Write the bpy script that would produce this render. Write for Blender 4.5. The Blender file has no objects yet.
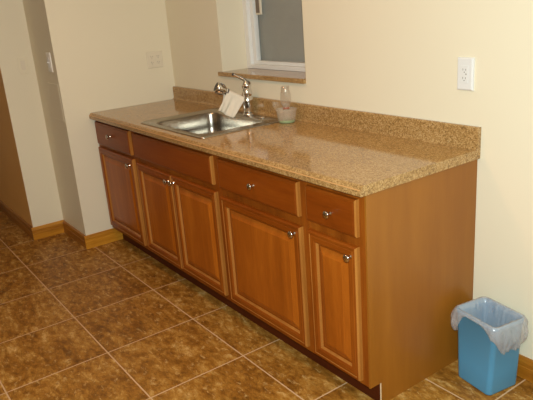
import bpy, bmesh, math, random
from mathutils import Vector, Matrix, noise
random.seed(7)
C = bpy.context.scene.collection
SC = bpy.context.scene
PI = math.pi

# ------------------------------------------------------------------ camera
cam = bpy.data.cameras.new('camera'); cam_o = bpy.data.objects.new('camera', cam); C.objects.link(cam_o)
cam_o.location = (1.4284, -2.0146, 1.5218)
cam_o.rotation_euler = (1.2566, 0.0736, 0.9417)
cam.sensor_width = 36.0; cam.lens = 609.91 / 533 * 36; cam.clip_start = 0.02
SC.camera = cam_o
# ------------------------------------------------------------------ world, lights, exposure
w = bpy.data.worlds.new('world'); SC.world = w; w.use_nodes = True
w.node_tree.nodes['Background'].inputs[0].default_value = (1.0, 0.72, 0.45, 1)
w.node_tree.nodes['Background'].inputs[1].default_value = 0.15
def area(name, loc, target, size, energy, color, shape='DISK', size_y=None):
    l = bpy.data.lights.new(name, 'AREA'); l.shape = shape; l.size = size; l.energy = energy; l.color = color
    if size_y: l.size_y = size_y
    o = bpy.data.objects.new(name, l); C.objects.link(o); o.location = loc
    o.rotation_euler = (Vector(target) - Vector(loc)).to_track_quat('-Z', 'Y').to_euler()
    return o
area('ceiling_lamp', (-0.9, -1.25, 2.40), (-0.9, -1.25, 0), 0.35, 10, (1.0, 0.46, 0.18))
area('room_lamp', (1.6, -2.6, 2.40), (1.6, -2.6, 0), 0.4, 12, (1.0, 0.62, 0.35))
fl_dir = cam_o.rotation_euler.to_matrix() @ Vector((0, 0, -1))
fl_loc = Vector(cam_o.location) + cam_o.rotation_euler.to_matrix() @ Vector((0.02, 0.075, -0.01))
area('camera_flash', fl_loc, fl_loc + fl_dir, 0.05, 62, (0.84, 1.0, 1.02))
SC.view_settings.view_transform = 'Standard'; SC.view_settings.look = 'None'
SC.view_settings.gamma = 1.0; SC.view_settings.use_curve_mapping = False
SC.view_settings.exposure = 0.0

# ------------------------------------------------------------------ materials
def srgb(r, g, b):
    f = lambda c: (c / 255 / 12.92) if c / 255 <= 0.04045 else ((c / 255 + 0.055) / 1.055) ** 2.4
    return (f(r), f(g), f(b), 1)
class NT:
    def __init__(s, name):
        s.m = bpy.data.materials.new(name); s.m.use_nodes = True; s.t = s.m.node_tree
        s.b = s.t.nodes['Principled BSDF']; s.out = s.t.nodes['Material Output']
    def n(s, typ, **kw):
        nd = s.t.nodes.new(typ)
        for k, v in kw.items():
            if k.startswith('i_'): nd.inputs[k[2:].replace('_', ' ')].default_value = v
            else: setattr(nd, k, v)
        return nd
    def l(s, a, b): s.t.links.new(a, b)
    def math(s, op, a, b=None, c=None):
        nd = s.t.nodes.new('ShaderNodeMath'); nd.operation = op
        for i, v in enumerate((a, b, c)):
            if v is None: continue
            if isinstance(v, (int, float)): nd.inputs[i].default_value = v
            else: s.l(v, nd.inputs[i])
        return nd.outputs[0]
    def ramp(s, fac, stops):
        r = s.t.nodes.new('ShaderNodeValToRGB'); e = r.color_ramp.elements
        while len(e) < len(stops): e.new(0.5)
        for x, (p, c) in zip(e, stops): x.position = p; x.color = c
        s.l(fac, r.inputs[0]); return r.outputs[0]
    def mix(s, fac, a, b, mode='MIX'):
        m = s.t.nodes.new('ShaderNodeMix'); m.data_type = 'RGBA'; m.blend_type = mode
        for sock, v in ((m.inputs[0], fac), (m.inputs[6], a), (m.inputs[7], b)):
            if isinstance(v, (int, float, tuple)): sock.default_value = v
            else: s.l(v, sock)
        return m.outputs[2]
    def coord(s, scale=(1, 1, 1), loc=(0, 0, 0), rand=False):
        tc = s.n('ShaderNodeTexCoord'); mp = s.n('ShaderNodeMapping')
        mp.inputs['Scale'].default_value = scale; mp.inputs['Location'].default_value = loc
        src = tc.outputs['Object']
        if rand:
            oi = s.n('ShaderNodeObjectInfo'); v = s.n('ShaderNodeVectorMath', operation='MULTIPLY_ADD')
            s.l(oi.outputs['Random'], v.inputs[0]); v.inputs[1].default_value = (7, 13, 5); s.l(src, v.inputs[2]); src = v.outputs[0]
        s.l(src, mp.inputs[0]); return mp.outputs[0]
    def noise(s, vec, scale, detail=4, rough=0.5, dist=0.0):
        nd = s.n('ShaderNodeTexNoise'); nd.inputs['Scale'].default_value = scale; nd.inputs['Detail'].default_value = detail
        nd.inputs['Roughness'].default_value = rough; nd.inputs['Distortion'].default_value = dist
        s.l(vec, nd.inputs['Vector']); return nd.outputs[0]
    def bump(s, h, strength=0.2, dist=0.002):
        b = s.n('ShaderNodeBump'); b.inputs['Strength'].default_value = strength; b.inputs['Distance'].default_value = dist
        s.l(h, b.inputs['Height']); s.l(b.outputs[0], s.b.inputs['Normal'])
    def set(s, **kw):
        for k, v in kw.items(): s.b.inputs[k.replace('_', ' ')].default_value = v
def plain(name, col, rough=0.5, metal=0.0, spec=0.5, var=0.04):
    t = NT(name); v = t.noise(t.coord(), 6, 3)
    c = t.mix(v, tuple(x * (1 - var) for x in col[:3]) + (1,), tuple(min(1, x * (1 + var)) for x in col[:3]) + (1,))
    t.l(c, t.b.inputs['Base Color']); t.set(Roughness=rough, Metallic=metal); t.b.inputs['Specular IOR Level'].default_value = spec
    return t.m
def wood(name, dark, mid, light, axis='z', rough=0.35, fine=1.0, spec=0.45, mul=(1, 1, 1)):
    dark, mid, light = [tuple(min(1, c * k) for c, k in zip(col, mul)) + (1,) for col in (dark, mid, light)]
    t = NT(name)
    s1 = {'z': (1, 1, 0.09), 'x': (0.09, 1, 1), 'y': (1, 0.09, 1)}[axis]
    v = t.coord(s1, rand=True)
    a = t.noise(v, 14, 5, 0.55, 0.4); b = t.noise(v, 120, 3, 0.6)
    big = t.noise(t.coord((1, 1, .5) if axis == 'z' else (.5, 1, 1), rand=True), 3.5, 3, 0.5)
    f = t.math('ADD', t.math('MULTIPLY', a, 0.5), t.math('ADD', t.math('MULTIPLY', b, 0.22 * fine), t.math('MULTIPLY', big, 0.28)))
    c = t.ramp(f, [(0.36, dark), (0.50, mid), (0.64, light)])
    t.l(c, t.b.inputs['Base Color']); t.set(Roughness=rough); t.b.inputs['Specular IOR Level'].default_value = spec
    t.bump(b, 0.05, 0.0005); return t.m
M = {}
def paint(name, col):
    t = NT(name); v = t.coord(); a = t.noise(v, 180, 3); b = t.noise(v, 1.3, 2)
    c = t.mix(b, tuple(x * .98 for x in col[:3]) + (1,), tuple(min(1, x * 1.02) for x in col[:3]) + (1,))
    t.l(c, t.b.inputs['Base Color']); t.set(Roughness=0.55); t.b.inputs['Specular IOR Level'].default_value = 0.3; t.bump(a, 0.06, 0.0006); return t.m
M['wall'] = paint('cream_paint', srgb(232, 221, 194))
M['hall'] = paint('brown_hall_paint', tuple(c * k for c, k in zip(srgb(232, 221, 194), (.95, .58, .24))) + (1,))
M['ceil'] = paint('ceiling_paint', srgb(235, 230, 220))
M['trimwhite'] = plain('white_vinyl', srgb(232, 230, 224), 0.35)
DK, MD, LT = srgb(132, 66, 22), srgb(150, 78, 29), srgb(166, 92, 38)
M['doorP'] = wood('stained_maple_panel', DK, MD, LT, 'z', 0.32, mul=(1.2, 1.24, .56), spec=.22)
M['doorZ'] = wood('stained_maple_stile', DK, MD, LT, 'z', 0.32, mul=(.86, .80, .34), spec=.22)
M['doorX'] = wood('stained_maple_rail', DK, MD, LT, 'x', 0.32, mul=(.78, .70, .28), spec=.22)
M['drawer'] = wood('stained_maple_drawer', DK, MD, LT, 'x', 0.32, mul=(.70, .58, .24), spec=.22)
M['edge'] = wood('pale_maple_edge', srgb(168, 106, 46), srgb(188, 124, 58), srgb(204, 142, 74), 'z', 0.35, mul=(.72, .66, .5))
M['carc'] = wood('stained_maple_frame', srgb(112, 54, 20), srgb(134, 68, 26), srgb(152, 84, 36), 'z', 0.36, mul=(1.05, 1.05, .45), spec=.22)
M['panel'] = wood('maple_end_panel', srgb(166, 106, 44), srgb(176, 115, 50), srgb(186, 124, 57), 'z', 0.38, 0.6, mul=(.72, .655, .33))
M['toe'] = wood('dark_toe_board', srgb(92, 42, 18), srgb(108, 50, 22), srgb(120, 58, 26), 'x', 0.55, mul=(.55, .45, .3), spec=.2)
M['raw'] = plain('raw_board_edge', srgb(232, 205, 165), 0.8)
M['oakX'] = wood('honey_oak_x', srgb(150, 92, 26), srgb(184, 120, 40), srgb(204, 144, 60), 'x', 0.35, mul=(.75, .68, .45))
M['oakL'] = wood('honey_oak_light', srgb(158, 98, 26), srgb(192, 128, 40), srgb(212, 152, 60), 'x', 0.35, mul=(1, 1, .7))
def laminate(name):
    t = NT(name); v = t.coord((1, 1, 1)); 
    n1 = t.noise(v, 210, 3, 0.7); n2 = t.noise(t.coord((1, 1.0, 1)), 60, 4, 0.6, 0.5); n3 = t.noise(v, 7, 3)
    vo = t.n('ShaderNodeTexVoronoi'); vo.inputs['Scale'].default_value = 230; t.l(v, vo.inputs['Vector'])
    cell = t.n('ShaderNodeSeparateColor'); t.l(vo.outputs['Color'], cell.inputs[0])
    f = t.math('ADD', t.math('MULTIPLY', n1, 0.46), t.math('ADD', t.math('MULTIPLY', n2, 0.24), t.math('ADD', t.math('MULTIPLY', cell.outputs[0], 0.2), t.math('MULTIPLY', n3, 0.10))))
    c = t.ramp(f, [(0.30, srgb(90, 66, 38)), (0.42, srgb(144, 109, 63)), (0.52, srgb(173, 133, 80)), (0.62, srgb(197, 162, 110)), (0.70, srgb(160, 144, 118))])
    t.l(c, t.b.inputs['Base Color']); t.set(Roughness=0.16); t.b.inputs['Specular IOR Level'].default_value = 0.5
    r = t.ramp(n1, [(0.3, (0.06,) * 3 + (1,)), (0.7, (0.12,) * 3 + (1,))]); t.l(r, t.b.inputs['Roughness'])
    return t.m
M['lam'] = laminate('granite_laminate')
M['lamedge'] = plain('laminate_core_line', srgb(192, 142, 86), 0.4)
def tile_mat():
    t = NT('slate_tile'); S = 0.4639; OX, OY = -2.0519, -0.7654
    g = t.n('ShaderNodeNewGeometry'); sp = t.n('ShaderNodeSeparateXYZ'); t.l(g.outputs['Position'], sp.inputs[0])
    ux = t.math('DIVIDE', t.math('SUBTRACT', sp.outputs[0], OX), S); uy = t.math('DIVIDE', t.math('SUBTRACT', sp.outputs[1], OY), S)
    def dist(u):
        fr = t.math('FRACT', u); return t.math('MULTIPLY', t.math('MINIMUM', fr, t.math('SUBTRACT', 1.0, fr)), S)
    wob = t.noise(g.outputs['Position'], 40, 2)
    d = t.math('ADD', t.math('MINIMUM', dist(ux), dist(uy)), t.math('MULTIPLY', t.math('SUBTRACT', wob, 0.5), 0.0016))
    grout = t.math('LESS_THAN', d, 0.0031)
    cid = t.n('ShaderNodeCombineXYZ'); t.l(t.math('FLOOR', ux), cid.inputs[0]); t.l(t.math('FLOOR', uy), cid.inputs[1])
    wn = t.n('ShaderNodeTexWhiteNoise'); t.l(cid.outputs[0], wn.inputs[0])
    off = t.n('ShaderNodeVectorMath', operation='MULTIPLY_ADD'); t.l(wn.outputs['Color'], off.inputs[0]); off.inputs[1].default_value = (9, 9, 9); t.l(g.outputs['Position'], off.inputs[2])
    v = t.n('ShaderNodeMapping'); v.inputs['Scale'].default_value = (0.65, 1.2, 1); v.inputs['Rotation'].default_value = (0, 0, 0.5); t.l(off.outputs[0], v.inputs[0]); v = v.outputs[0]
    a = t.noise(v, 5.5, 9, 0.66, 1.6); b = t.noise(v, 32, 7, 0.74, 0.25); big = t.noise(v, 2.2, 2, 0.5)
    f = t.math('ADD', t.math('MULTIPLY', a, 0.40), t.math('ADD', t.math('MULTIPLY', b, 0.48), t.math('MULTIPLY', big, 0.12)))
    c = t.ramp(f, [(0.36, srgb(96, 58, 16)), (0.455, srgb(140, 90, 30)), (0.515, srgb(164, 112, 44)), (0.57, srgb(184, 136, 66)), (0.66, srgb(222, 182, 122))])
    # dark vein cracks
    ve = t.math('ABSOLUTE', t.math('SUBTRACT', t.noise(v, 7, 8, 0.7, 2.2), 0.5)); vf = t.ramp(ve, [(0.0, (1, 1, 1, 1)), (0.022, (0, 0, 0, 1))])
    fl = t.ramp(t.noise(v, 34, 6, 0.65, 0.5), [(0.57, (0, 0, 0, 1)), (0.66, (1, 1, 1, 1))]); c = t.mix(t.math('MULTIPLY', fl, 0.5), c, srgb(226, 186, 120))
    c = t.mix(t.math('MULTIPLY', vf, 0.40), c, srgb(72, 42, 10))
    c = t.mix(grout, c, srgb(206, 168, 128))
    t.l(c, t.b.inputs['Base Color'])
    t.b.inputs['Specular IOR Level'].default_value = 0.22
    t.l(t.math('ADD', t.math('MULTIPLY', grout, 0.4), t.math('ADD', 0.3, t.math('MULTIPLY', b, 0.25))), t.b.inputs['Roughness'])
    h = t.math('SUBTRACT', t.math('MULTIPLY', f, 0.6), t.math('MULTIPLY', grout, 0.6)); t.bump(h, 0.35, 0.003)
    return t.m
M['tile'] = tile_mat()
def metal(name, col, rough, brushed=False):
    t = NT(name); v = t.noise(t.coord((1, 30, 1) if brushed else (1, 1, 1)), 60, 3)
    r = t.ramp(v, [(0.3, (rough * .8,) * 3 + (1,)), (0.7, (rough * 1.2,) * 3 + (1,))])
    t.l(r, t.b.inputs['Roughness']); t.set(Base_Color=col, Metallic=1.0); return t.m
M['chrome'] = metal('chrome', srgb(225, 222, 218), 0.07)
M['nickel'] = metal('satin_nickel', srgb(200, 192, 182), 0.16)
M['steel'] = metal('brushed_steel', srgb(172, 164, 152), 0.24, True)
M['dark'] = plain('dark_plastic', srgb(30, 26, 24), 0.4)
M['winplate'] = plain('grey_brown_plate', srgb(120, 106, 92), 0.5)
M['plate'] = plain('ivory_plastic', srgb(238, 232, 220), 0.3)
M['plate2'] = plain('painted_plate', srgb(226, 214, 190), 0.4)
M['slot'] = plain('slot_dark', srgb(120, 110, 98), 0.6)
M['white'] = plain('white_plastic', srgb(226, 224, 220), 0.4)
M['bin'] = plain('blue_plastic', srgb(82, 147, 184), 0.38)
def thin(name, col, tr, rough=0.4, transl=0.5, gloss=0.08):
    t = NT(name); nd = t.t.nodes; nd.remove(t.b)
    tp = t.n('ShaderNodeBsdfTransparent'); df = t.n('ShaderNodeBsdfDiffuse'); tl = t.n('ShaderNodeBsdfTranslucent'); gl = t.n('ShaderNodeBsdfGlossy')
    v = t.noise(t.coord(), 30, 3)
    cc = t.mix(v, tuple(x * .95 for x in col[:3]) + (1,), col)
    t.l(cc, df.inputs[0]); t.l(cc, tl.inputs[0]); gl.inputs['Roughness'].default_value = rough * .5
    m1 = t.n('ShaderNodeMixShader'); m1.inputs[0].default_value = transl; t.l(df.outputs[0], m1.inputs[1]); t.l(tl.outputs[0], m1.inputs[2])
    m2 = t.n('ShaderNodeMixShader'); m2.inputs[0].default_value = tr; t.l(m1.outputs[0], m2.inputs[1]); t.l(tp.outputs[0], m2.inputs[2])
    m3 = t.n('ShaderNodeMixShader'); m3.inputs[0].default_value = gloss; t.l(m2.outputs[0], m3.inputs[1]); t.l(gl.outputs[0], m3.inputs[2])
    t.l(m3.outputs[0], t.out.inputs[0]); return t.m
M['liner'] = thin('thin_white_plastic_film', srgb(240, 236, 236), 0.70, 0.4, 0.4, 0.06)
M['paper'] = thin('paper_towel', srgb(252, 240, 220), 0.0, 0.9, 0.3, 0.0)
M['cup'] = thin('frosted_cup_plastic', srgb(250, 238, 220), 0.72, 0.2, 0.5, 0.07)
M['clear'] = thin('clear_bottle_plastic', srgb(236, 224, 206), 0.82, 0.08, 0.5, 0.14)
M['green'] = plain('green_soap', srgb(120, 190, 110), 0.2)
M['red'] = plain('red_band', srgb(176, 92, 62), 0.4)
def glass_mat():
    t = NT('window_glass'); t.set(Base_Color=(1, 1, 1, 1), Roughness=0.02)
    nd = t.t.nodes; nd.remove(t.b)
    tp = t.n('ShaderNodeBsdfTransparent'); gl = t.n('ShaderNodeBsdfGlossy'); gl.inputs['Roughness'].default_value = 0.02
    lw = t.n('ShaderNodeLayerWeight'); lw.inputs[0].default_value = 0.5; m = t.n('ShaderNodeMixShader'); t.l(t.math('ADD', 0.04, t.math('MULTIPLY', t.math('POWER', lw.outputs['Facing'], 4.0), 0.5)), m.inputs[0]); t.l(tp.outputs[0], m.inputs[1]); t.l(gl.outputs[0], m.inputs[2]); t.l(m.outputs[0], t.out.inputs[0]); return t.m
M['glass'] = glass_mat()
M['screen'] = plain('grey_backing', srgb(152, 153, 146), 0.8)

# ------------------------------------------------------------------ mesh helpers
def obj(name, bm, mats, parent=None, smooth=False, loc=None, rot=None, bevel=0.0, solid=0.0, sub=0):
    me = bpy.data.meshes.new(name); bmesh.ops.recalc_face_normals(bm, faces=bm.faces) if not solid else None
    bm.to_mesh(me); bm.free()
    for m in (mats if isinstance(mats, (list, tuple)) else [mats]): me.materials.append(m)
    o = bpy.data.objects.new(name, me); C.objects.link(o)
    if parent: o.parent = parent
    if loc: o.location = loc
    if rot: o.rotation_euler = rot
    if smooth:
        for p in me.polygons: p.use_smooth = True
    if bevel:
        b = o.modifiers.new('bevel', 'BEVEL'); b.width = bevel; b.segments = 2; b.limit_method = 'ANGLE'; b.angle_limit = 0.6
    if solid:
        s = o.modifiers.new('solid', 'SOLIDIFY'); s.thickness = solid; s.offset = 0
    if sub:
        s = o.modifiers.new('sub', 'SUBSURF'); s.levels = sub; s.render_levels = sub
    return o
def thing(name, label, cat, loc=(0, 0, 0), group=None, rz=0):
    o = bpy.data.objects.new(name, None); C.objects.link(o); o.location = loc; o.rotation_euler = (0, 0, rz); o.empty_display_size = 0.05
    tag(o, label, cat, group); return o
def tag(o, label, cat, group=None):
    o['label'] = label; o['category'] = cat
    if group: o['group'] = group
    return o
def struct(name, bm, m, parent=None, **k):
    o = obj(name, bm, m, parent, **k)
    if not parent: o['kind'] = 'structure'
    return o
def bx(bm, a, b, mi=0):
    vs = [bm.verts.new((x, y, z)) for z in (a[2], b[2]) for x, y in ((a[0], a[1]), (b[0], a[1]), (b[0], b[1]), (a[0], b[1]))]
    for f in ((3, 2, 1, 0), (4, 5, 6, 7), (0, 1, 5, 4), (1, 2, 6, 5), (2, 3, 7, 6), (3, 0, 4, 7)):
        fc = bm.faces.new([vs[i] for i in f]); fc.material_index = mi
    return bm
def box(a, b): return bx(bmesh.new(), a, b)
def lathe(bm, prof, n=24, M4=None, cap=True, mi=0):
    rings = []
    for r, z in prof:
        ring = []
        for i in range(n):
            p = Vector((r * math.cos(2 * PI * i / n), r * math.sin(2 * PI * i / n), z))
            ring.append(bm.verts.new(M4 @ p if M4 else p))
        rings.append(ring)
    for a, b in zip(rings, rings[1:]):
        for i in range(n):
            f = bm.faces.new((a[i], a[(i + 1) % n], b[(i + 1) % n], b[i])); f.material_index = mi
    if cap:
        bm.faces.new(rings[0][::-1]).material_index = mi; bm.faces.new(rings[-1]).material_index = mi
    return bm
def tube(bm, pts, rad, n=16, sq=1.0):
    pts = [Vector(p) for p in pts]; rings = []
    up = Vector((0, 0, 1))
    for i, p in enumerate(pts):
        t = (pts[min(i + 1, len(pts) - 1)] - pts[max(i - 1, 0)]).normalized()
        s = t.cross(up if abs(t.z) < 0.95 else Vector((0, 1, 0))).normalized(); u = s.cross(t)
        r = rad[i] if isinstance(rad, (list, tuple)) else rad
        rings.append([bm.verts.new(p + s * r * math.cos(2 * PI * k / n) + u * r * sq * math.sin(2 * PI * k / n)) for k in range(n)])
    for a, b in zip(rings, rings[1:]):
        for k in range(n): bm.faces.new((a[k], a[(k + 1) % n], b[(k + 1) % n], b[k]))
    bm.faces.new(rings[0][::-1]); bm.faces.new(rings[-1]); return bm
def smooth_path(pts, n=6):
    P = [Vector(p) for p in pts]; out = []
    for i in range(len(P) - 1):
        p0, p1, p2, p3 = P[max(i - 1, 0)], P[i], P[i + 1], P[min(i + 2, len(P) - 1)]
        for k in range(n):
            t = k / n
            out.append(0.5 * ((2 * p1) + (-p0 + p2) * t + (2 * p0 - 5 * p1 + 4 * p2 - p3) * t * t + (-p0 + 3 * p1 - 3 * p2 + p3) * t ** 3))
    out.append(P[-1]); return out
def extrude_x(bm, prof, x0, x1, mi=0):                    # prof: (y,z) closed
    a = [bm.verts.new((x0, y, z)) for y, z in prof]; b = [bm.verts.new((x1, y, z)) for y, z in prof]; n = len(prof)
    for i in range(n): bm.faces.new((a[i], a[(i + 1) % n], b[(i + 1) % n], b[i])).material_index = mi
    bm.faces.new(a[::-1]).material_index = mi; bm.faces.new(b).material_index = mi; return bm

# ------------------------------------------------------------------ room shell
L = 2.5138; YC = -0.8101; A2 = 2.983; YD = -1.0336
struct('floor', box((-5.6, -4.6, -0.08), (3.0, 0.0, 0.0)), M['tile'])
struct('ceiling', box((-5.6, -4.6, 2.44), (3.0, 0.3, 2.52)), M['ceil'])
WX0, WX1, WZ0, WZ1, WD = -1.852, -1.043, 1.106, 2.02, 0.185
bm = bmesh.new()
bx(bm, (-2.75, 0, -0.08), (WX0, 0.30, 2.44)); bx(bm, (WX1, 0, -0.08), (3.0, 0.30, 2.44))
bx(bm, (WX0, 0, -0.08), (WX1, 0.30, WZ0)); bx(bm, (WX0, 0, WZ1), (WX1, 0.30, 2.44))
struct('wall_back', bm, M['wall'])
struct('wall_left', box((-A2, YC, -0.08), (-L, 0.0, 2.44)), M['wall'])
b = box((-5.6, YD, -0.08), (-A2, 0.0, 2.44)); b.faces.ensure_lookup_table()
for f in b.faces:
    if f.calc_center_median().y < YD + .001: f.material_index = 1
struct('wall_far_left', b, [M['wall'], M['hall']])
struct('wall_hall', box((-5.7, -4.6, -0.08), (-5.6, YD, 2.44)), M['wall'])
struct('wall_right', box((3.0, -4.6, -0.08), (3.1, 0.3, 2.44)), M['wall'])
struct('wall_front', box((-5.6, -4.7, -0.08), (3.0, -4.6, 2.44)), M['wall'])
# baseboards with an eased top
BH, BT = 0.094, 0.014
def bprof(sgn=1): return [(0, 0), (-BT, 0), (-BT, BH * .55), (-BT + .002, BH * .58), (-BT + .002, BH - .026), (-BT, BH - 0.022), (-BT + 0.003, BH - 0.008), (-BT + 0.008, BH), (0, BH)]
def base_run(name, x0, y0, x1, y1, mat):
    # runs from (x0,y0) to (x1,y1), the wall on the left of travel
    d = Vector((x1 - x0, y1 - y0, 0)); ln = d.length; b = bmesh.new(); extrude_x(b, bprof(), 0, ln)
    o = struct(name, b, mat, loc=(x0, y0, 0), rot=(0, 0, math.atan2(d.y, d.x))); return o
base_run('baseboard_back', 0.002, 0, 3.0, 0, M['oakX'])
base_run('baseboard_left', -L, YC - BT, -L, -0.556, M['oakL'])
base_run('baseboard_return', -A2 + BT, YC, -L, YC, M['oakX'])
base_run('baseboard_far_left', -A2, YD - BT, -A2, YC, M['oakL'])
base_run('baseboard_hall', -5.6, YD, -A2, YD, M['oakX'])

# window: frame, sash, pane, reveal sill
WF0, WF1 = 0.185, 0.245
def ring_frame(bm, x0, x1, z0, z1, y0, y1, l, r, b, t):
    bx(bm, (x0, y0, z0), (x0 + l, y1, z1)); bx(bm, (x1 - r, y0, z0), (x1, y1, z1))
    bx(bm, (x0 + l, y0, z0), (x1 - r, y1, z0 + b)); bx(bm, (x0 + l, y0, z1 - t), (x1 - r, y1, z1))
    return bm
win = struct('window_1', ring_frame(bmesh.new(), WX0, WX1, 1.131, WZ1, WF0, 0.295, 0.045, 0.045, 0.026, 0.05), M['trimwhite'], bevel=0.003)
struct('window_sash', ring_frame(bmesh.new(), WX0 + 0.045, WX1 - 0.045, 1.157, WZ1 - 0.05, 0.208, 0.24, 0.034, 0.034, 0.020, 0.045), M['trimwhite'], win, bevel=0.002)
struct('window_pane', box((WX0 + 0.074, 0.220, 1.174), (WX1 - 0.074, 0.224, WZ1 - 0.09)), M['glass'], win)
struct('window_screen', box((WX0 + 0.05, 0.262, 1.161), (WX1 - 0.05, 0.266, WZ1 - 0.05)), M['screen'], win)
b = bmesh.new(); bx(b, (-1.742, 0.207, 1.452), (-1.692, 0.2195, 1.60)); bx(b, (-1.734, 0.203, 1.462), (-1.702, 0.2075, 1.60), 1)
struct('window_plate', b, [M['plate2'], M['winplate']], win, bevel=0.001)  # small grey-brown plate with a paler border near the pane's left edge
b = bmesh.new(); bx(b, (WX0, -0.001, 1.106), (WX1, 0.184, 1.131)); bx(b, (-1.880, -0.018, 1.106), (WX1, -0.0005, 1.131))
struct('window_sill', b, M['lam'], win, bevel=0.0015)

# ------------------------------------------------------------------ base cabinets
YF, DT = -0.616, 0.020                 # face frame plane, door thickness
def nested(w, h, rings, matsplit=True, edge=None):
    """A slab w x h with its front profile as rectangles (inset, depth towards -y); slot 0 vertical grain, slot 1 horizontal."""
    bm = bmesh.new(); R = []
    for ins, d in rings:
        x, z0, z1 = w / 2 - ins, ins, h - ins
        R.append([bm.verts.new(p) for p in ((-x, -d, z0), (x, -d, z0), (x, -d, z1), (-x, -d, z1))])
    bm.faces.new(R[0][::-1])
    for a, b in zip(R, R[1:]):
        for i in range(4):
            f = bm.faces.new((a[i], a[(i + 1) % 4], b[(i + 1) % 4], b[i]))
            f.material_index = (1 if i in (0, 2) else 3) if matsplit else 0
            k = R.index(a)
            if matsplit and k >= 14: f.material_index = 0
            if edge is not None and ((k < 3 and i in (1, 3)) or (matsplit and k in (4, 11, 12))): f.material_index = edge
    f = bm.faces.new(R[-1]); f.material_index = 0
    return bm
DOOR = [(0, 0), (0, .0145), (.0015, .0175), (.0055, .0215), (.013, .0215), (.0145, .0190), (.0175, .0190), (.0195, .0212), (.037, .0212), (.0385, .0190), (.041, .0190), (.0440, .0160), (.0485, .0095), (.0500, .0060), (.056, .0060), (.080, .0150), (.083, .0170)]
DRAWER = [(0, 0), (0, .0145), (.0015, .0165), (.006, .0185), (.0115, .0190), (.0125, .0205), (.016, .0205)]
def knob_bm():
    m = Matrix.Rotation(PI / 2, 4, 'X')
    return lathe(bmesh.new(), [(.0085, 0), (.0085, .002), (.0055, .005), (.005, .013), (.0075, .016), (.0135, .0185), (.0155, .022), (.0145, .0255), (.010, .028), (.004, .029)], 20, m)
knob_me = None
def knob(parent, x, z, name='knob'):
    global knob_me
    o = obj(name, knob_bm(), M['nickel'], parent, smooth=True, loc=(x, -0.0195, z)); return o
GRP = 'base cabinets under the laminate countertop'
def cabinet(x0, x1, label, doors, drawers, false_front=None, end=False, left_wall=False):
    w_ = x1 - x0; t = thing('base_cabinet', label, 'cabinet', (x0, 0, 0), GRP)
    e = 0.0008
    b = bmesh.new(); r = w_ - e - (0.0075 if end else 0)
    bx(b, (e, YF + 0.02, 0.102), (e + 0.014, -0.002, 0.8755)); bx(b, (r - 0.014, YF + 0.02, 0.102), (r, -0.002, 0.8755))
    bx(b, (e + 0.014, YF + 0.02, 0.102), (r - 0.014, -0.002, 0.118)); bx(b, (e + 0.014, -0.012, 0.118), (r - 0.014, -0.002, 0.8755))
    obj('body', b, M['carc'], t)
    b = bmesh.new(); ff0, ff1 = YF, YF + 0.0195
    sw = 0.05
    lw = 0.048 if not left_wall else 0.05
    bx(b, (e, ff0, 0.102), (lw, ff1, 0.8755)); bx(b, (r - sw, ff0, 0.102), (r, ff1, 0.8755))
    for z0, z1 in ((0.102, 0.142), (0.650, 0.730), (0.842, 0.8755)): bx(b, (lw, ff0, z0), (r - sw, ff1, z1))
    obj('face_frame', b, M['carc'], t, bevel=0.001)
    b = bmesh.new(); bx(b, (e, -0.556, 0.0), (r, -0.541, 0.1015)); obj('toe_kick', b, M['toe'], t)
    if end:
        b = bmesh.new()
        prof = [(YF, 0.1), (-0.5575, 0.1), (-0.5575, 0.0), (-0.001, 0.0), (-0.001, 0.8755), (YF, 0.8755)]
        extrude_x(b, prof, w_ - 0.007, w_); b.faces.ensure_lookup_table()
        b.faces[1].material_index = 1
        obj('end_panel', b, [M['panel'], M['raw']], t)
    for (dx0, dx1, z0, z1, kx, kz) in doors:
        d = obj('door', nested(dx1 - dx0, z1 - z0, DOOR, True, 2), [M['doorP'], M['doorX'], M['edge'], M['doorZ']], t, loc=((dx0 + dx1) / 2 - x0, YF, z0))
        knob(d, kx - (dx0 + dx1) / 2, kz - z0)
    for (dx0, dx1, z0, z1, kx, kz) in drawers:
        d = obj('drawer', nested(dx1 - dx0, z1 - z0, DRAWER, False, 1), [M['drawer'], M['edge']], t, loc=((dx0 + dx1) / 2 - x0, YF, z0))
        knob(d, kx - (dx0 + dx1) / 2, kz - z0)
    if false_front:
        dx0, dx1, z0, z1 = false_front
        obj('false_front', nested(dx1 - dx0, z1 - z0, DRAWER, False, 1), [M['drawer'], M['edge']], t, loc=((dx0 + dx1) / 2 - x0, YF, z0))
    return t
ZD0, ZD1, ZR0, ZR1 = 0.128, 0.683, 0.713, 0.855
B = [-2.5125, -1.912, -0.967, -0.320, 0.0]
cabinet(B[0], B[1], 'wooden base cabinet against the left wall, one drawer over one door, left of the sink', [(-2.480, -1.934, ZD0 + .004, ZD1 + .006, -1.983, 0.645)], [(-2.484, -1.945, ZR0 - .002, ZR1 + .003, -2.230, 0.790)], left_wall=True)
cabinet(B[1], B[2], 'wide wooden sink base cabinet with two doors and a plain false drawer front', [(-1.884, -1.448, ZD0 + .004, ZD1 - .004, -1.478, 0.643), (-1.442, -0.992, ZD0 + .004, ZD1 - .002, -1.416, 0.646)], [], (-1.890, -1.006, ZR0, ZR1))
cabinet(B[2], B[3], 'wooden base cabinet right of the sink cabinet, one wide drawer over one wide door', [(-0.945, -0.352, ZD0, ZD1 - .014, -0.386, 0.635)], [(-0.948, -0.358, ZR0 - .003, ZR1 - .002, -0.655, 0.781)])
cabinet(B[3], B[4], 'narrow wooden base cabinet at the right end with pale wood end panel', [(-0.306, -0.036, ZD0 - .006, ZD1 - .010, -0.064, 0.632)], [(-0.308, -0.034, ZR0 - .002, ZR1 - .003, -0.164, 0.773)], end=True)

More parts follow.
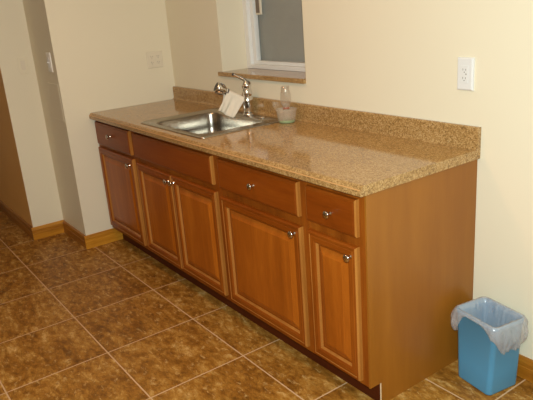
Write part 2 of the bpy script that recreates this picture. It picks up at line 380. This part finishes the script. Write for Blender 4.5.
# ------------------------------------------------------------------ countertop with sink cut-out and backsplash
CX0, CX1, CYF, CZ = -L + 0.001, 0.012, -0.652, 0.914
SX0, SX1, SY0, SY1 = -1.832, -1.150, -0.585, -0.085      # cut-out
ct = thing('countertop', 'long speckled brown granite-look laminate countertop running over all the cabinets', 'countertop', (0, 0, 0))
b = bmesh.new(); ZB = 0.8765
front = [(-0.58, ZB), (CYF + 0.001, ZB), (CYF, ZB + 0.002), (CYF, CZ - 0.017), (CYF + 0.0025, CZ - 0.0145), (CYF + 0.0035, CZ - 0.012), (CYF + 0.011, CZ - 0.003), (CYF + 0.014, CZ - 0.001), (CYF + 0.018, CZ), (-0.58, CZ)]
front = [(y if y != -0.58 else SY0, z) for y, z in front]
extrude_x(b, front, CX0, CX1)
bx(b, (CX0, SY0, ZB), (SX0, -0.001, CZ)); bx(b, (SX1, SY0, ZB), (CX1, -0.001, CZ)); bx(b, (SX0, SY1, ZB), (SX1, -0.001, CZ))
obj('worktop', b, M['lam'], ct)
b = bmesh.new(); ST = CZ + 0.0875
extrude_x(b, [(-0.0008, CZ + .0003), (-0.0008, ST), (-0.015, ST), (-0.0195, ST - 0.004), (-0.0205, ST - 0.008), (-0.0205, CZ + 0.012), (-0.024, CZ + 0.005), (-0.032, CZ + 0.0006), (-0.032, CZ + 0.0003)], CX0, CX1)
obj('backsplash', b, M['lam'], ct)
b = bmesh.new(); extrude_x(b, [(CYF - 0.0006, CZ - 0.0165), (CYF + 0.0022, CZ - 0.0135), (CYF + 0.0045, CZ - 0.0135), (CYF + 0.0045, CZ - 0.0165)], CX0, CX1 - 0.003)
obj('edge_strip', b, M['lamedge'], ct)

# ------------------------------------------------------------------ sink
def rrect(x0, x1, y0, y1, r, n=8):
    pts = []
    for cx, cy, a0 in ((x1 - r, y1 - r, 0), (x0 + r, y1 - r, PI / 2), (x0 + r, y0 + r, PI), (x1 - r, y0 + r, 3 * PI / 2)):
        for k in range(n + 1): pts.append((cx + r * math.cos(a0 + PI / 2 * k / n), cy + r * math.sin(a0 + PI / 2 * k / n)))
    return pts
def stack_rings(b, rs, close_last=True):
    R = [[b.verts.new((x, y, z)) for x, y in pts] for pts, z in rs]
    for p, q in zip(R, R[1:]):
        n = len(p)
        for i in range(n): b.faces.new((p[i], p[(i + 1) % n], q[(i + 1) % n], q[i]))
    if close_last: b.faces.new(R[-1])
    return R
OX0, OX1, OY0, OY1 = -1.846, -1.132, -0.600, -0.066
BX0, BX1, BY0, BY1 = -1.750, -1.205, -0.556, -0.150
sk = thing('sink', 'single bowl stainless steel drop-in sink set into the brown countertop', 'sink', (0, 0, 0))
b = bmesh.new(); z = CZ
def br(i, r): return rrect(BX0 + i, BX1 - i, BY0 + i, BY1 - i, r)
stack_rings(b, [(rrect(OX0, OX1, OY0, OY1, .03), z + .0003), (rrect(OX0 + .002, OX1 - .002, OY0 + .002, OY1 - .002, .03), z + .004), (rrect(OX0 + .010, OX1 - .010, OY0 + .010, OY1 - .010, .026), z + .006),
    (rrect(OX0 + .016, OX1 - .016, OY0 + .016, OY1 - .016, .024), z + .0035),
    (br(-.004, .064), z + .0035), (br(.0, .062), z + .001), (br(.003, .060), z - .006), (br(.006, .057), z - .08), (br(.010, .055), z - .140), (br(.028, .066), z - .160), (br(.05, .06), z - .170), (br(.15, .04), z - .175)])
obj('basin', b, M['steel'], sk, smooth=True, solid=0.0012)
b = lathe(bmesh.new(), [(.045, 0), (.045, .003), (.036, .004), (.034, .001), (.012, .001), (.010, .004), (.002, .004)], 24)
obj('drain', b, M['chrome'], sk, smooth=True, loc=((BX0 + BX1) / 2, -0.34, z - .1745))
b = lathe(bmesh.new(), [(.018, 0), (.018, .004), (.013, .008), (.006, .009), (.001, .009)], 20)
obj('hole_cover', b, M['chrome'], sk, smooth=True, loc=(-1.300, -0.112, z + .0035))

# ------------------------------------------------------------------ faucet
FX, FY, FZ = -1.464, -0.090, CZ + 0.0037
fa = thing('faucet', 'chrome single-lever kitchen faucet standing at the back of the sink', 'faucet', (FX, FY, FZ))
b = lathe(bmesh.new(), [(.034, 0), (.034, .005), (.029, .010), (.026, .013)], 28); obj('base_ring', b, M['chrome'], fa, smooth=True)
b = lathe(bmesh.new(), [(.0300, .012), (.0285, .02), (.0265, .035), (.0265, .060), (.0300, .070), (.0310, .082), (.0290, .096), (.0250, .103), (.0250, .108), (.0285, .113), (.0290, .125), (.0265, .142), (.0240, .149), (.0240, .154), (.0270, .160), (.0265, .172), (.0215, .184), (.013, .192), (.006, .1945), (.001, .195)], 28)
obj('column', b, M['chrome'], fa, smooth=True)
lv = smooth_path([(0.0, 0.0, .186), (-.010, -.014, .204), (-.024, -.036, .219), (-.036, -.058, .232)], 5)
n = len(lv); b = tube(bmesh.new(), lv, [.0155 - .008 * min(1, i / (n * .6)) for i in range(n)], 14, 0.7)
lo = obj('lever', b, M['chrome'], fa, smooth=True)
d = (lv[-1] - lv[-4]).normalized(); b = tube(bmesh.new(), [lv[-1] - d * .004, lv[-1] + d * .008], .0065, 12)
obj('lever_tip', b, M['dark'], lo, smooth=True, bevel=.001)
HP = Vector((-1.522, -0.240, 1.0855)) - Vector((FX, FY, FZ))
S0 = Vector((-.004, -.008, .078)); dS = (HP - S0).normalized(); Ls = (HP - S0).length
sp = [S0 + dS * Ls * k / 10 for k in range(11)]
b = tube(bmesh.new(), sp[:9], [.0165, .016, .0155, .015, .015, .015, .0155, .016, .0165], 18)
so = obj('spout', b, M['chrome'], fa, smooth=True)
q = dS.to_track_quat('Z', 'Y').to_matrix().to_4x4(); q.translation = S0 + dS * (Ls - .050)
b = lathe(bmesh.new(), [(.0175, 0), (.019, .008), (.028, .018), (.0335, .032), (.035, .046), (.033, .060), (.0275, .066)], 26, q)
obj('spray_head', b, M['chrome'], so, smooth=True)
q2 = q.copy(); q2.translation = S0 + dS * (Ls + .0145)
b = lathe(bmesh.new(), [(.026, 0), (.026, .0022), (.019, .003), (.018, .0015), (.002, .0015)], 24, q2); obj('spray_face', b, M['dark'], so, smooth=True)
b = lathe(bmesh.new(), [(.0175, 0), (.0195, .001), (.0195, .007), (.0175, .008)], 22, Matrix.Translation(S0 + dS * (Ls - .060)) @ dS.to_track_quat('Z', 'Y').to_matrix().to_4x4()); obj('spout_collar', b, M['dark'], so, smooth=True)

# paper towel draped over the spout
org = Vector((FX, FY, FZ))
pa0, pa1 = org + S0 + dS * (Ls * .12), org + S0 + dS * (Ls * .74)
b = bmesh.new(); NU, NV = 26, 34; G = []
BLp, BRp = Vector((-1.507, -0.270, 0.9640)), Vector((-1.478, -0.190, 0.9145))
side = Vector((1, 0, 0)); rr = .0185
for j in range(NV + 1):
    v = j / NV * 2 - 1; row = []
    for i in range(NU + 1):
        u = i / NU; top = pa0.lerp(pa1, u)
        arc = 0.22
        if abs(v) < arc:
            a = v / arc * PI / 2; p = top + side * rr * math.sin(a) + Vector((0, 0, rr * math.cos(a)))
        else:
            k = (abs(v) - arc) / (1 - arc); sgn = 1 if v > 0 else -1
            if sgn > 0: bot = BRp.lerp(BLp, u)
            else: bot = top + Vector((-.035, -.015 + .01 * u, -.055 + .01 * math.sin(u * 5)))
            st = top + side * rr * sgn
            p = st.lerp(bot, k)
            p += side * (sgn * .009 * math.sin(u * 8.0 + .8) * k + .005 * math.sin(u * 19 + 3 * k) * k)
            p += Vector((0, 0, -.004 * math.sin(u * 6.2) * k * k))
        row.append(b.verts.new(p))
    G.append(row)
for j in range(NV):
    for i in range(NU): b.faces.new((G[j][i], G[j][i + 1], G[j + 1][i + 1], G[j + 1][i]))
tag(obj('paper_towel', b, M['paper'], smooth=True, solid=.0012), 'white paper towel sheet draped over the faucet spout', 'paper towel')

# ------------------------------------------------------------------ cup and bottle
CUX, CUY = -1.098, -0.098
cu = thing('plastic_cup', 'translucent plastic tub with a little green liquid, beside the sink', 'cup', (CUX, CUY, CZ + .0004))
b = lathe(bmesh.new(), [(.002, .0), (.040, .0), (.044, .003), (.054, .066), (.0575, .068), (.0575, .071), (.0535, .0715), (.0525, .068), (.0425, .005), (.002, .003)], 36, cap=False); obj('cup_wall', b, M['cup'], cu, smooth=True)
b = bmesh.new(); lathe(b, [(.001, .0035), (.0405, .0035), (.0415, .009), (.001, .0092)], 30); obj('green_liquid', b, M['green'], cu, smooth=True)
bt = thing('clear_bottle', 'small clear plastic bottle standing inside the translucent tub', 'bottle', (CUX - .004, CUY + .004, CZ + .0132))
b = lathe(bmesh.new(), [(.001, 0), (.017, 0), (.019, .004), (.017, .05), (.017, .062), (.021, .076), (.0275, .088), (.0285, .105), (.028, .125), (.0255, .142), (.0215, .156), (.0215, .173), (.0195, .174), (.0195, .156), (.0235, .142)], 30, cap=False)
obj('bottle_body', b, M['clear'], bt, smooth=True)
b = lathe(bmesh.new(), [(.0155, .059), (.0172, .059), (.0176, .065), (.0162, .065)], 26, cap=False); obj('label_band', b, M['red'], bt, smooth=True)

# ------------------------------------------------------------------ outlets and plates
def plate_bm(w_, h_, d_): return nested(w_, h_, [(0, 0), (0, d_ * .55), (.003, d_ * .9), (.006, d_)], False)
def receptacle(parent, x, z, d_, mat):
    b = bmesh.new(); m = Matrix.Translation((x, -d_, z)) @ Matrix.Rotation(PI / 2, 4, 'X')
    lathe(b, [(.0165, -.001), (.0165, .0012), (.015, .0016)], 20, m)
    for v in b.verts: v.co.z = max(z - .0125, min(z + .0125, v.co.z))
    r = obj('receptacle', b, mat, parent)
    b = bmesh.new()
    bx(b, (x - .0075, -d_ - .0020, z - .001), (x - .0055, -d_ - .0008, z + .008)); bx(b, (x + .0050, -d_ - .0020, z - .001), (x + .0070, -d_ - .0008, z + .007)); bx(b, (x - .002, -d_ - .0020, z - .009), (x + .002, -d_ - .0008, z - .005))
    obj('slots', b, M['slot'], r)
o = thing('wall_outlet', 'white single-gang wall outlet above the right end of the backsplash', 'outlet', (-0.064, 0, 1.139))
obj('cover_plate', plate_bm(.073, .125, .0115), M['white'], o)
b = bmesh.new(); bx(b, (-.0165, -.0130, .029), (.0165, -.009, .096)); r = obj('receptacle', b, M['white'], o, bevel=.001)
b = bmesh.new()
for zz in (.044, .076):
    bx(b, (-.0075, -.0136, zz), (-.0055, -.0118, zz + .008)); bx(b, (.005, -.0136, zz), (.007, -.0118, zz + .007)); bx(b, (-.002, -.0136, zz - .008), (.002, -.0118, zz - .004))
bx(b, (.006, -.0139, .060), (.010, -.0118, .065)); obj('slots', b, M['slot'], r)
o = thing('wall_outlet', 'cream double-gang wall outlet on the left wall above the countertop corner', 'outlet', (-L, -0.131, 1.145), rz=PI / 2)
obj('cover_plate', plate_bm(.118, .112, .007), M['plate2'], o)
for x in (-.024, .024):
    for zz in (.036, .076): receptacle(o, x, zz, .007, M['plate2'])
o = thing('light_switch', 'white light switch plate on the narrow shaded wall face', 'switch', (-2.620, YC, 1.196))
obj('cover_plate', plate_bm(.074, .122, .008), M['plate'], o)
b = bmesh.new(); bx(b, (-.016, -.0098, .028), (.016, -.007, .094)); obj('rocker', b, M['white'], o, bevel=.001)
b = bmesh.new(); bx(b, (-.005, -.018, .056), (.005, -.0095, .066)); obj('toggle', b, M['white'], o, bevel=.001)
o = thing('access_panel', 'flat painted access panel below the light switch', 'panel', (-2.648, YC, 0.878))
obj('cover', nested(.215, .242, [(0, 0), (0, .0012), (.001, .002), (.008, .002), (.009, .0015)], False), M['wall'], o)
o = thing('blank_plate', 'cream wall plate on the far left pale wall strip', 'switch', (-A2, -0.885, 1.176), rz=PI / 2)
obj('cover_plate', plate_bm(.060, .115, .004), M['wall'], o)
b = bmesh.new(); bx(b, (-.014, -.0055, .028), (.014, -.003, .090)); obj('rocker', b, M['plate2'], o, bevel=.001)

# ------------------------------------------------------------------ waste bin and liner
BCX, BCY, BR, BHt = 0.164, -0.121, math.radians(-9), 0.304
bn = thing('waste_bin', 'blue rectangular plastic waste bin on the tiles beside the cabinet end panel', 'bin', (BCX, BCY, 0), rz=BR)
def br_pts(t, off=0.0, n=10):                      # outline of the bin at height fraction t, grown by off
    hx = .087 + (.103 - .087) * t + off; hy = .079 + (.079 - .079) * t + off; cx = .004 * (1 - t); cy = -.005 * (1 - t)
    return rrect(cx - hx, cx + hx, cy - hy, cy + hy, .020 + off, n)
b = bmesh.new()
stack_rings(b, [(br_pts(.0, -.006), .0), (br_pts(0.01, -.001), .003), (br_pts(.02), .008), (br_pts(.3), .3 * BHt), (br_pts(.93), .93 * BHt), (br_pts(.94, .003), .94 * BHt), (br_pts(1, .004), BHt - .002), (br_pts(1, .002), BHt), (br_pts(1, -.001), BHt - .001), (br_pts(.9, -.0022), .9 * BHt), (br_pts(.3, -.0022), .3 * BHt), (br_pts(.03, -.0025), .011)])
b.faces.new([v for v in sorted([v for v in b.verts if abs(v.co.z) < 1e-6], key=lambda v: math.atan2(v.co.y, v.co.x))][::-1])
obj('bin_shell', b, M['bin'], bn, smooth=False, bevel=0)
for p in bpy.data.objects['bin_shell'].data.polygons: p.use_smooth = abs(p.normal.z) < 0.6
# liner: ring parameter s follows the rounded outline, rows go from inside the bin over the rim and down outside
NN = 34
def outline(t, off):
    P = br_pts(t, off, 12); out = []
    # resample evenly
    segs = [(Vector(P[i] + (0,)), Vector(P[(i + 1) % len(P)] + (0,))) for i in range(len(P))]
    tot = sum((q - p).length for p, q in segs); N = 168; step = tot / N; acc = 0; k = 0
    for i in range(N):
        tgt = i * step
        while acc + (segs[k][1] - segs[k][0]).length < tgt: acc += (segs[k][1] - segs[k][0]).length; k += 1
        p, q = segs[k]; out.append(p.lerp(q, (tgt - acc) / max(1e-9, (q - p).length)))
    return out
def bump_(x, c, wd): return math.exp(-((x - c) / wd) ** 2)
def hang(p):
    # overhang length outside: long over the right short side and at the front-left corner, short along the long front
    a = math.atan2(p.y / .077, p.x / .103)               # 0 right side, -pi/2 front, pi left, pi/2 wall side
    def near(c, wd): return math.exp(-((math.atan2(math.sin(a - c), math.cos(a - c))) / wd) ** 4)
    return .010 + .105 * near(-.05, .85) + .102 * near(-2.46, .36) + .03 * near(2.8, .6) + .018 * near(1.2, .8)
rows = []
inner = [(.06, -.006), (.3, -.007), (.5, -.009), (.65, -.010), (.78, -.010), (.88, -.009), (.95, -.007), (.985, -.005)]
for t, off in inner:
    pts = outline(t, off)
    rows.append([Vector((p.x, p.y, t * BHt)) + Vector((p.x, p.y, 0)).normalized() * -.007 * (1 + 1.3 * noise.noise(Vector((p.x * 60, p.y * 60, t * 5)))) for p in pts])
rim0 = outline(1, .001)
rows.append([Vector((p.x, p.y, BHt + .0030)) for p in rim0])
rim1 = outline(1, .0075)
rows.append([Vector((p.x, p.y, BHt + .0015)) for p in rim1])
K = 9
for k in range(1, K + 1):
    f = k / K; row = []
    for p in outline(1, .0085):
        h = hang(p); nrm = Vector((p.x / .103, p.y / .077, 0)); nrm = Vector((nrm.x ** 3, nrm.y ** 3, 0)).normalized()
        wr = noise.noise(Vector((p.x * 70, p.y * 70, f * 2.0))); wr2 = noise.noise(Vector((p.x * 22, p.y * 22, 4.0)))
        bul = (.005 + .11 * h) * math.sin(min(1, f * 1.05) * PI) + .010 * max(0, wr2) * f * (h > .03)
        out = max(.0, bul * .8 + .016 * wr * (.3 + .7 * f) * min(1, h / .04))
        z_ = BHt - h * f * (1 + .20 * wr2 * f + .10 * wr * f) - .001 + .004 * wr * min(1, 3 * f)
        row.append(Vector((p.x, p.y, z_)) + nrm * out)
    rows.append(row)
b = bmesh.new(); V = [[b.verts.new(v) for v in r] for r in rows]
for p_, q_ in zip(V, V[1:]):
    n = len(p_)
    for i in range(n): b.faces.new((p_[i], p_[(i + 1) % n], q_[(i + 1) % n], q_[i]))
b.faces.new(V[0][::-1])
ln = obj('bin_liner', b, M['liner'], None, smooth=True, solid=.0004, loc=(BCX, BCY, .0), rot=(0, 0, BR))
tag(ln, 'crumpled translucent white bag lining the blue bin and folded over its rim', 'bin liner')
